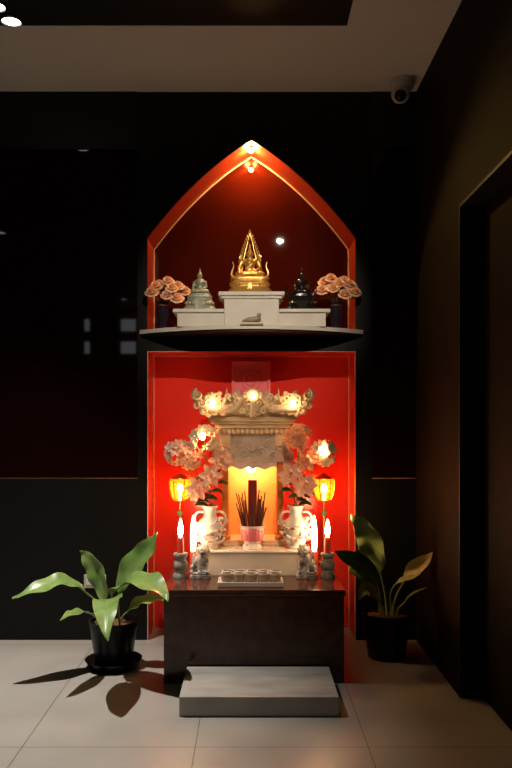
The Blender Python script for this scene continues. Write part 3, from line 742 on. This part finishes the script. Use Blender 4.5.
# ------------------------------------------------------------------ tray and cups
TX, TY = P(250.5, 585, 3.33).x, 3.345
t = thing('tray', 'white rectangular tray at the front of the granite block', 'tray', (TX, TY, ZB))
bm = NB(); box(bm, (-0.144, -0.062, 0), (0.144, 0.062, 0.012), 0.003)
for a, b in (((-.144, -.062), (.144, -.056)), ((-.144, .056), (.144, .062)), ((-.144, -.056), (-.138, .056)), ((.138, -.056), (.144, .056))): box(bm, (a[0], a[1], 0.010), (b[0], b[1], 0.020), 0.0015)
obj('dish', bm, M['porcplain'], t, False)
def cup_proto():
    bm = NB(); lathe(bm, [(0.020, 0), (0.0235, 0.004), (0.0255, 0.02), (0.0255, 0.040)], 24, cap=False)
    lathe(bm, [(0.0, 0.0), (0.020, 0.0)], 24, cap=False)
    return bm
order = ['leftmost', 'second from left', 'middle', 'fourth from left', 'rightmost']
first = None
for row, (dy, rn) in enumerate([(-0.028, 'front'), (0.028, 'back')]):
    for i in range(5):
        if first is None:
            c = thing('offering_cup', 'x', 'cup', (0, 0, 0)); first = c
            bm = NB(); lathe(bm, [(0.019, 0), (0.0225, 0.003), (0.0250, 0.018), (0.0252, 0.038), (0.0225, 0.038), (0.0218, 0.012), (0.004, 0.010)], 28); obj('body', bm, M['cup'], c)
            bm = NB(); lathe(bm, [(0.0215, 0.038), (0.0258, 0.0375), (0.0266, 0.041), (0.0258, 0.0445), (0.0215, 0.0440)], 28, cap=False); obj('rim', bm, M['porcplain'], c)
            bm = NB(); lathe(bm, [(0.0222, 0.030), (0.0222, 0.034)], 24); obj('drink', bm, M['cup'], c)
        else: c = copy_tree(first)
        c.location = (TX + (i - 2) * 0.0535 + (0.002 if row == 0 else 0.006), TY + dy, ZB + 0.012)
        tag(c, '%s tan cup in the %s row on the white tray' % (order[i], rn), 'cup', 'offering cups on the tray')

# ------------------------------------------------------------------ candles, holders, lanterns, lions
for side, px in (('left', 180.5), ('right', 327.5)):
    x = P(px, 565, 3.49).x; y = 3.49
    hld = thing('candle_holder', 'turned grey stone candle holder at the %s end of the granite top' % side, 'candle holder', (x, y, ZB))
    bm = NB(); lathe(bm, [(0.034, 0), (0.035, 0.010), (0.031, 0.018), (0.026, 0.026), (0.026, 0.034), (0.032, 0.044), (0.034, 0.058), (0.032, 0.072), (0.025, 0.082), (0.024, 0.090), (0.032, 0.098), (0.034, 0.108), (0.031, 0.114), (0.015, 0.114), (0.015, 0.100)], 32); obj('body', bm, M['greystone'], hld)
    bm = NB(); lathe(bm, [(0.0265, 0.028), (0.0280, 0.031), (0.0265, 0.034)], 32, cap=False); obj('ring', bm, M['lionst'], hld)
    cd = thing('candle', 'short red lit candle in the %s stone holder' % side, 'candle', (x, y, ZB + 0.100))
    bm = NB(); lathe(bm, [(0.0148, 0.0), (0.0148, 0.06), (0.0145, 0.082), (0.011, 0.088), (0.004, 0.086)], 24); obj('wax_body', bm, M['wax'], cd)
    bm = NB(); lathe(bm, [(0.004, 0.084), (0.009, 0.100), (0.0115, 0.115), (0.0095, 0.138), (0.004, 0.160), (0.0006, 0.172)], 16); obj('flame', bm, M['flame'], cd)
for side, px in (('left', 193), ('right', 312.5)):
    y = 3.495 if False else 3.545
    x = P(px, 530, 3.50).x
    s = -1 if side == 'left' else 1
    x = -0.268 if s < 0 else 0.304
    tc_ = thing('tall_candle', 'tall candle with long white glowing top behind the %s stone lion' % side, 'candle', (x, 3.545, ZB))
    bm = NB(); lathe(bm, [(0.022, 0), (0.023, 0.008), (0.017, 0.014), (0.0165, 0.112)], 24); obj('wax_body', bm, M['wax'], tc_)
    bm = NB(); lathe(bm, [(0.010, 0.112), (0.0125, 0.14), (0.0135, 0.18), (0.0115, 0.225), (0.007, 0.262), (0.001, 0.282)], 20); obj('glow_tube', bm, M['tallflame'], tc_)
for side, px in (('left', 180), ('right', 324)):
    y = 3.86; x = P(px, 490, y).x
    ln = thing('lantern', 'amber glass lantern on a slim stand at the %s of the shrine' % side, 'lantern', (x, y, ZB))
    zb = P(0, 500, y).z - ZB; ztp = P(0, 478, y).z - ZB
    bm = NB(); lathe(bm, [(0.036, 0), (0.038, 0.006), (0.02, 0.014), (0.008, 0.03)], 28); obj('foot', bm, M['brass'], ln)
    bm = NB(); tube(bm, [(0, 0, 0.01), (0, 0, zb - 0.004)], 0.0065, 12); obj('pole', bm, M['brass'], ln)
    bm = NB(); ball(bm, (0, 0, P(0, 513, y).z - ZB), 0.015, sub=3); obj('bead', bm, M['jade'], ln)
    bm = NB(); lathe(bm, [(0.012, zb - 0.010), (0.034, zb - 0.004), (0.036, zb), (0.03, zb + 0.003)], 28); obj('lower_cap', bm, M['brass'], ln)
    hh = ztp - zb
    bm = NB(); lathe(bm, [(0.032, zb + 0.003), (0.044, zb + hh * 0.2), (0.051, zb + hh * 0.5), (0.053, zb + hh * 0.8), (0.046, zb + hh * 0.97), (0.044, zb + hh * 0.97), (0.0505, zb + hh * 0.8), (0.0485, zb + hh * 0.5), (0.0415, zb + hh * 0.2), (0.030, zb + 0.0032)], 32, cap=False); obj('glass_shade', bm, M['amber'], ln)
    bm = NB(); lathe(bm, [(0.048, zb + hh * 0.965), (0.049, zb + hh), (0.030, zb + hh + 0.008), (0.014, zb + hh + 0.018), (0.004, zb + hh + 0.024)], 28); obj('upper_cap', bm, M['brass'], ln)
    bm = NB()
    for q in range(6):
        a = PI * q / 3; pr = [(0.037, zb + 0.002), (0.047, zb + hh * 0.2), (0.054, zb + hh * 0.5), (0.056, zb + hh * 0.8), (0.049, zb + hh)]
        tube(bm, [(r * math.cos(a), r * math.sin(a), z) for r, z in pr], 0.0018, 5)
    obj('cage', bm, M['brass'], ln)
    bm = NB(); ball(bm, (0, 0, zb + hh * 0.52), 0.016, (1, 1, 1.5), 3); tube(bm, [(0, 0, zb), (0, 0, zb + hh * .4)], 0.006, 8); obj('bulb', bm, M['lanternbulb'], ln)

for side, px, s in (('left', 200.5, 1), ('right', 306.5, -1)):
    x = P(px, 570, 3.48).x
    li = thing('stone_lion', 'small grey seated stone lion %s of the white plinth' % ('at the left front' if s > 0 else 'at the right front'), 'statue', (x, 3.478, ZB))
    bm = NB(); box(bm, (-0.047, -0.030, 0), (0.047, 0.036, 0.018), 0.003); box(bm, (-0.042, -0.026, 0.018), (0.042, 0.033, 0.028), 0.003); obj('base', bm, M['lionst'], li, False)
    bm = NB(); Z = 0.026
    ball(bm, (-s * 0.012, 0.012, Z + 0.030), 0.030, (1.0, 0.75, 1.0)); ball(bm, (s * 0.010, -0.001, Z + 0.056), 0.024, (1, .85, 1.25))
    tube(bm, [(-s * .012, .008, Z + .03), (s * .012, 0, Z + .085)], [0.026, 0.022], 10)
    for q in (-1, 1):
        tube(bm, [(s * .010 + q * 0.016, -0.006, Z + 0.062), (s * .014 + q * 0.018, -0.016, Z + 0.03), (s * .014 + q * 0.018, -0.017, Z + 0.004)], [0.012, 0.009, 0.008], 9)
        ball(bm, (s * .014 + q * 0.018, -0.022, Z + 0.005), 0.009, (1, 1.2, .7)); ball(bm, (-s * .012 + q * 0.026, 0.004, Z + 0.018), 0.018, (.7, 1, 1)); ball(bm, (-s * .012 + q * 0.028, -0.014, Z + 0.006), 0.010, (.9, 1.3, .7))
        ball(bm, (s * .012 + q * 0.017, 0.002, Z + 0.124), 0.007, (1, .6, 1.2)); ball(bm, (s * .014 + q * 0.008, -0.026, Z + 0.108), 0.005)
    ball(bm, (s * .012, -0.002, Z + 0.102), 0.025, (1, .95, .95), 3); ball(bm, (s * .014, -0.022, Z + 0.094), 0.014, (1.2, .9, .8)); ball(bm, (s * .014, -0.034, Z + 0.099), 0.005, (1.4, .7, .8)); ball(bm, (s * .014, -0.024, Z + 0.083), 0.010, (1, .8, .5))
    for q in range(9):
        a = 2 * PI * q / 9; ball(bm, (s * .012 + 0.026 * math.cos(a), 0.006, Z + 0.098 + 0.026 * math.sin(a)), 0.0085)
    tube(bm, bez([(-s * .03, 0.018, Z + .02), (-s * .045, 0.022, Z + .06), (-s * .02, .022, Z + .075), (-s * .03, .022, Z + 0.10)], 8), [0.007, .007, .008, .009, .009, .009, .008, .005, .002], 8)
    fused('body', bm, M['lionst'], li, 0.0030, 1)

# ------------------------------------------------------------------ dragon vases with flowers
def star_mesh(name, rad, npet, width, cup, layers=1):
    bm = NB()
    for L in range(layers):
        for j in range(npet):
            a = 2 * PI * j / npet + L * PI / npet; d = Vector((math.cos(a), math.sin(a), 0)); rr = rad * (1 - 0.3 * L)
            b = blade([(0, 0, 0.002 * L), d * rr * 0.5 + Vector((0, 0, cup * rr + 0.006 * L)), d * rr + Vector((0, 0, cup * rr * (0.6 + .5 * L)))], width, (0, 0, 1), 0.04, 6, 0.2, 0.0008, 0.9, j)
            me = bpy.data.meshes.new('t'); b.to_mesh(me); b.free(); bm.from_mesh(me); bpy.data.meshes.remove(me)
    ball(bm, (0, 0, 0.003), rad * 0.16, (1, 1, 1), 1)
    for j in range(5):
        a = 2 * PI * j / 5; tube(bm, [(0, 0, 0), (rad * .12 * math.cos(a), rad * .12 * math.sin(a), rad * .45)], rad * 0.03, 4)
    me = bpy.data.meshes.new(name); bm.to_mesh(me); bm.free(); return me
FLORET = {k: star_mesh('blossom_' + k, 0.036, 6, 0.021, 0.45, 1) for k in ('w', 'p', 'o')}
LILY = {k: star_mesh('lily_' + k, 0.062, 6, 0.034, 0.25) for k in ('w', 'p', 'o')}
PM = {'w': M['petalw'], 'p': M['petal'], 'o': M['petalo']}
def lookq(d): return Vector(d).to_track_quat('Z', 'Y').to_euler()
def flowers(vloc, side, stems):
    for (px, py, Y, kind, col, lab) in stems:
        hd = P(px, py, Y)
        t = thing('flower', lab, 'flower', (vloc.x + R.uniform(-.008, .008), vloc.y + R.uniform(-.008, .008), vloc.z + 0.10))
        b = hd - t.location
        pts = bez([(0, 0, 0), (b.x * .03, b.y * .03, 0.12), (b.x * .6, b.y * .6, max(0.13, b.z * .75)), b], 10)
        bm = NB(); tube(bm, pts, 0.0022, 6); obj('stem', bm, M['stem'], t)
        if kind == 'head':
            for i in range(13):
                v = Vector((R.gauss(0, 1), R.gauss(0, 0.8) - 0.55, R.gauss(0, 1))).normalized()
                o = link('blossom', FLORET[col], PM[col], t); o.location = b + Vector((v.x * 0.046, v.y * 0.034, v.z * 0.044)); o.rotation_euler = lookq(v + Vector((0, -0.5, 0))); o.scale = [R.uniform(.85, 1.15)] * 3
            if col == 'w':
                bm = NB(); ball(bm, b + Vector((-0.004, -0.052, 0.012)), 0.013, (1, 1, 1.2), 3); obj('bulb', bm, M['flowerbulb'], t)
        else:
            for i, dv in enumerate(((0, -1, 0.15), (-0.6, -0.8, -0.4), (0.6, -0.8, 0.5))):
                o = link('blossom', LILY[col], PM[col], t); q = Vector(dv)
                o.location = b + Vector((q.x * 0.036, q.y * 0.015, q.z * 0.05)); o.rotation_euler = lookq(q); o.scale = [(1.0, .62, .58)[i]] * 3
        for i in range(2):
            a = pts[4 + 2 * i]; s = 1 if (i + (px > 250)) % 2 else -1
            obj('leaf', blade([a, a + Vector((s * 0.03, -0.02, 0.025)), a + Vector((s * 0.062, -0.035, 0.004))], 0.034, (0, -0.6, 1), 0.03, 10, th=0.001), M['dleaf'], t)

def dragon_vase(px, side, s):
    y = 3.605; x = P(px, 540, y).x
    t = thing('porcelain_vase', 'white porcelain vase with raised dragon coils on the %s of the plinth' % side, 'vase', (x, y, ZA))
    bm = NB(); lathe(bm, [(0.038, 0), (0.042, 0.006), (0.040, 0.016), (0.050, 0.04), (0.062, 0.080), (0.064, 0.105), (0.052, 0.132), (0.034, 0.150), (0.028, 0.168), (0.033, 0.190), (0.042, 0.204), (0.040, 0.206), (0.030, 0.19), (0.024, 0.168), (0.03, 0.15), (0.05, 0.11), (0.03, 0.03), (0.004, 0.02)], 40); obj('body', bm, M['porcplain'], t)
    bm = NB(); pts = []; rr = []
    for i in range(90):
        u = i / 89; a = -2.2 * s + s * u * 2 * PI * 2.3; z = 0.03 + 0.105 * u + 0.007 * math.sin(u * 40)
        rb = 0.052 + 0.016 * math.sin(PI * min(1, (z - 0.01) / 0.15)) + 0.004 * math.sin(u * 55)
        pts.append((rb * math.cos(a), rb * math.sin(a), z)); rr.append(0.0085 * (0.35 + 0.65 * math.sin(PI * u ** 0.7)) )
    tube(bm, pts, rr, 7)
    for i in range(4, 88, 3):
        p = Vector(pts[i]); n = Vector((p.x, p.y, 0)).normalized(); tube(bm, [p, p + n * 0.009 + Vector((0, 0, 0.007))], [0.006, 0.001], 5)
    for i in range(10):
        a = -PI + i * 0.35; z = 0.04 + 0.085 * ((i * 7) % 10) / 10; rb = 0.06
        c = Vector((rb * math.cos(a), rb * math.sin(a), z)); scroll(bm, c, 0.015, 1.3, i, 0.0045)
    p = Vector(pts[-1]); ball(bm, p, 0.016, (1, 1, .8)); 
    obj('dragon_relief', bm, M['porc'], t)
    for q in (-1, 1):
        bm = NB(); tube(bm, bez([(q * 0.030, 0, 0.172), (q * 0.075, 0, 0.190), (q * 0.088, 0, 0.13), (q * 0.060, 0, 0.105)], 12), 0.006, 8); scroll(bm, (q * 0.078, 0, 0.125), 0.012, 1.2, 0, 0.004, dirn=q); obj('handle', bm, M['porcplain'], t)
    return t.location.copy()
vl = dragon_vase(210, 'left', 1); vr = dragon_vase(296, 'right', -1)
flowers(vl, 'left', [
    (204, 439, 3.57, 'head', 'w', 'bright cream flower head beside the left end of the shrine eaves'),
    (178, 453, 3.63, 'head', 'p', 'pink flower head furthest left, above the left lantern'),
    (190, 456, 3.64, 'head', 'p', 'pink flower head between the left lantern and the cream one'),
    (211, 477, 3.57, 'lily', 'p', 'large pink lily at the left shrine post'),
    (198, 490, 3.58, 'lily', 'p', 'pale pink lily low over the left vase mouth'),
    (221, 462, 3.585, 'lily', 'p', 'small pink lily against the left shrine bracket')])
flowers(vr, 'right', [
    (299, 438, 3.57, 'head', 'o', 'orange flower head beside the right end of the shrine eaves'),
    (323, 452, 3.63, 'head', 'w', 'bright cream flower head furthest right, above the right lantern'),
    (306, 462, 3.61, 'lily', 'o', 'orange lily between the shrine and the cream flower head'),
    (290, 476, 3.57, 'lily', 'p', 'large pink lily at the right shrine post'),
    (305, 487, 3.57, 'lily', 'p', 'pale pink lily low over the right vase mouth')])

# ------------------------------------------------------------------ potted plants
def plant_pot(t, r0, r1, h):
    bm = NB(); lathe(bm, [(r0, 0), (r0 + 0.003, 0.004), (r1 - 0.004, h - 0.03), (r1, h - 0.028), (r1 + 0.002, h), (r1 - 0.006, h), (r1 - 0.009, h - 0.03), (0.01, h - 0.05)], 40); obj('pot', bm, M['pot'], t)
    bm = NB(); lathe(bm, [(r1 - 0.008, h - 0.032), (r1 - 0.04, h - 0.020), (0.004, h - 0.016)], 32)
    for i in range(40):
        a = R.uniform(0, 6.28); q = (r1 - 0.02) * math.sqrt(R.random()); ball(bm, (q * math.cos(a), q * math.sin(a), h - 0.022), R.uniform(.006, .012), (1.4, .8, .7), 1)
    obj('soil', bm, M['soil'], t)
def plant_leaf(t, foot, blade_pts, width, up, m, wavy=0.02, ph=0.0, fold=0.22, shape=0.8):
    """blade_pts in world space; a petiole runs from the soil to the blade's base"""
    o = t.location; bp = [Vector(p) - o for p in blade_pts]; ft = Vector(foot)
    leaf = obj('leaf', blade(bp, width, up, wavy, 22, fold, 0.0016, shape, ph), m, t)
    d = (bp[1] - bp[0]).normalized()
    bm = NB(); L = (bp[0] - ft).length
    tube(bm, bez([ft, ft + Vector((0, 0, L * .45)), bp[0] - d * L * 0.25, bp[0] + d * 0.01], 10), [0.0055 - 0.00025 * i for i in range(11)], 8)
    obj('petiole', bm, M['rib'], leaf)
    cr = bez(bp, 16); bm = NB(); tube(bm, [p + Vector((0, -0.0008, 0.0012)) for p in cr[:-1]], [0.0030 - 0.00016 * i for i in range(16)], 6); obj('midrib', bm, M['rib'], leaf)

PX, PY = -0.628, 3.455
bm = NB(); lathe(bm, [(0.098, 0), (0.104, 0.004), (0.128, 0.036), (0.131, 0.040), (0.125, 0.040), (0.100, 0.012), (0.004, 0.012)], 40)
tag(obj('plant_saucer', bm, M['pot'], None, True, loc=(PX, PY, 0)), 'black saucer on the floor under the left plant pot', 'saucer')
t = thing('potted_plant', 'leafy green plant in a black pot on the lit floor left of the altar', 'potted plant', (PX, PY, 0.012))
plant_pot(t, 0.080, 0.112, 0.205)
zs = 0.185
plant_leaf(t, (-0.03, 0, zs), [P(84, 591, 3.40), P(62, 570, 3.34), P(45, 590, 3.28), P(12, 598, 3.22)], 0.105, (-0.1, -0.50, 1), M['leaf'], 0.07)
plant_leaf(t, (-0.01, 0.02, zs), [P(105, 602, 3.46), P(101, 575, 3.48), P(92, 560, 3.50), P(80, 551, 3.52)], 0.100, (-0.65, -1, 0.30), M['leaf'], 0.07, 1)
plant_leaf(t, (0.02, 0.03, zs), [P(119, 592, 3.46), P(128, 565, 3.46), P(148, 555, 3.45), P(158, 532, 3.42)], 0.125, (-0.55, -1, 0.45), M['leaf'], 0.07, 2)
plant_leaf(t, (0.03, -0.01, zs), [P(112, 594, 3.36), P(128, 578, 3.28), P(152, 574, 3.16), P(168, 602, 3.06)], 0.150, (0.1, -0.45, 1), M['leaf'], 0.07, 3)
plant_leaf(t, (0.03, 0.02, zs), [P(127, 612, 3.46), P(140, 598, 3.46), P(152, 600, 3.44), P(165, 600, 3.42)], 0.085, (0, -0.4, 1), M['leaf'], 0.07, 4)
plant_leaf(t, (0.0, -0.03, zs), [P(113, 603, 3.24), P(108, 592, 3.14), P(103, 606, 3.00), P(108, 641, 2.89)], 0.118, (-0.15, -0.25, 1), M['leaf'], 0.07, 5, shape=0.7)
plant_leaf(t, (-0.04, -0.01, zs), [P(95, 617, 3.34), P(84, 608, 3.25), P(74, 612, 3.16), P(60, 620, 3.08)], 0.065, (0, -0.4, 1), M['leaf'], 0.07, 6)

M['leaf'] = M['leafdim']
t = thing('potted_plant', 'dim leafy plant in a black pot in the dark corner right of the altar', 'potted plant', (0.655, 3.60, 0.0))
plant_pot(t, 0.085, 0.115, 0.215)
zs = 0.195
plant_leaf(t, (0, 0, zs), [P(380, 572, 3.55), P(374, 545, 3.52), P(366, 530, 3.50), P(351, 514, 3.48)], 0.118, (-0.55, -0.8, 0.6), M['leaflit'], 0.13, 1)
plant_leaf(t, (0.03, 0, zs), [P(405, 580, 3.52), P(412, 568, 3.50), P(424, 566, 3.48), P(433, 552, 3.46)], 0.085, (-0.7, -0.7, 0.5), M['leafy'], 0.03, 2)
plant_leaf(t, (0.02, -0.02, zs), [P(394, 586, 3.48), P(402, 578, 3.45), P(412, 579, 3.43), P(420, 575, 3.41)], 0.040, (0, -0.5, 1), M['leaf'], 0.07, 3)
plant_leaf(t, (-0.03, -0.02, zs), [P(378, 588, 3.50), P(366, 560, 3.44), P(350, 562, 3.38), P(334, 551, 3.34)], 0.095, (-0.3, -0.9, 0.6), M['dleaf'], 0.03, 4)  # this and later dark leaves carry the corner's shade in their colour
plant_leaf(t, (-0.03, 0.03, zs), [P(376, 590, 3.58), P(368, 575, 3.58), P(358, 568, 3.56), P(349, 572, 3.54)], 0.105, (-0.2, -1, 0.5), M['dleaf'], 0.03, 5)
plant_leaf(t, (-0.02, -0.04, zs), [P(376, 598, 3.44), P(369, 584, 3.40), P(364, 586, 3.38), P(359, 600, 3.36)], 0.060, (-0.1, -1, 0.4), M['leafy'], 0.03, 6)  # yellow colour stands in for warm lamplight on this leaf
plant_leaf(t, (0.05, 0.0, zs), [P(405, 602, 3.52), P(411, 592, 3.5), P(420, 592, 3.47), P(428, 587, 3.44)], 0.030, (0, -0.4, 1), M['dleaf'], 0.02, 7)

# ------------------------------------------------------------------ world, camera, view
w = bpy.data.worlds.new('night_room'); sc.world = w; w.use_nodes = True
w.node_tree.nodes['Background'].inputs[0].default_value = (1.0, 0.85, 0.7, 1); w.node_tree.nodes['Background'].inputs[1].default_value = 0.0
cam = bpy.data.cameras.new('camera'); co = bpy.data.objects.new('camera', cam); C.objects.link(co)
co.location = (0, 0, H); co.rotation_euler = (PI / 2, 0, 0)
cam.sensor_fit = 'AUTO'; cam.sensor_width = 36; cam.lens = F * 36 / 768
cam.shift_x = (256 - CX) / 768; cam.shift_y = (CY - 384) / 768; cam.clip_start = 0.05
sc.camera = co
sc.view_settings.view_transform = 'Standard'; sc.view_settings.look = 'None'; sc.view_settings.gamma = 1
sc.view_settings.exposure = 0.0; sc.view_settings.use_curve_mapping = False
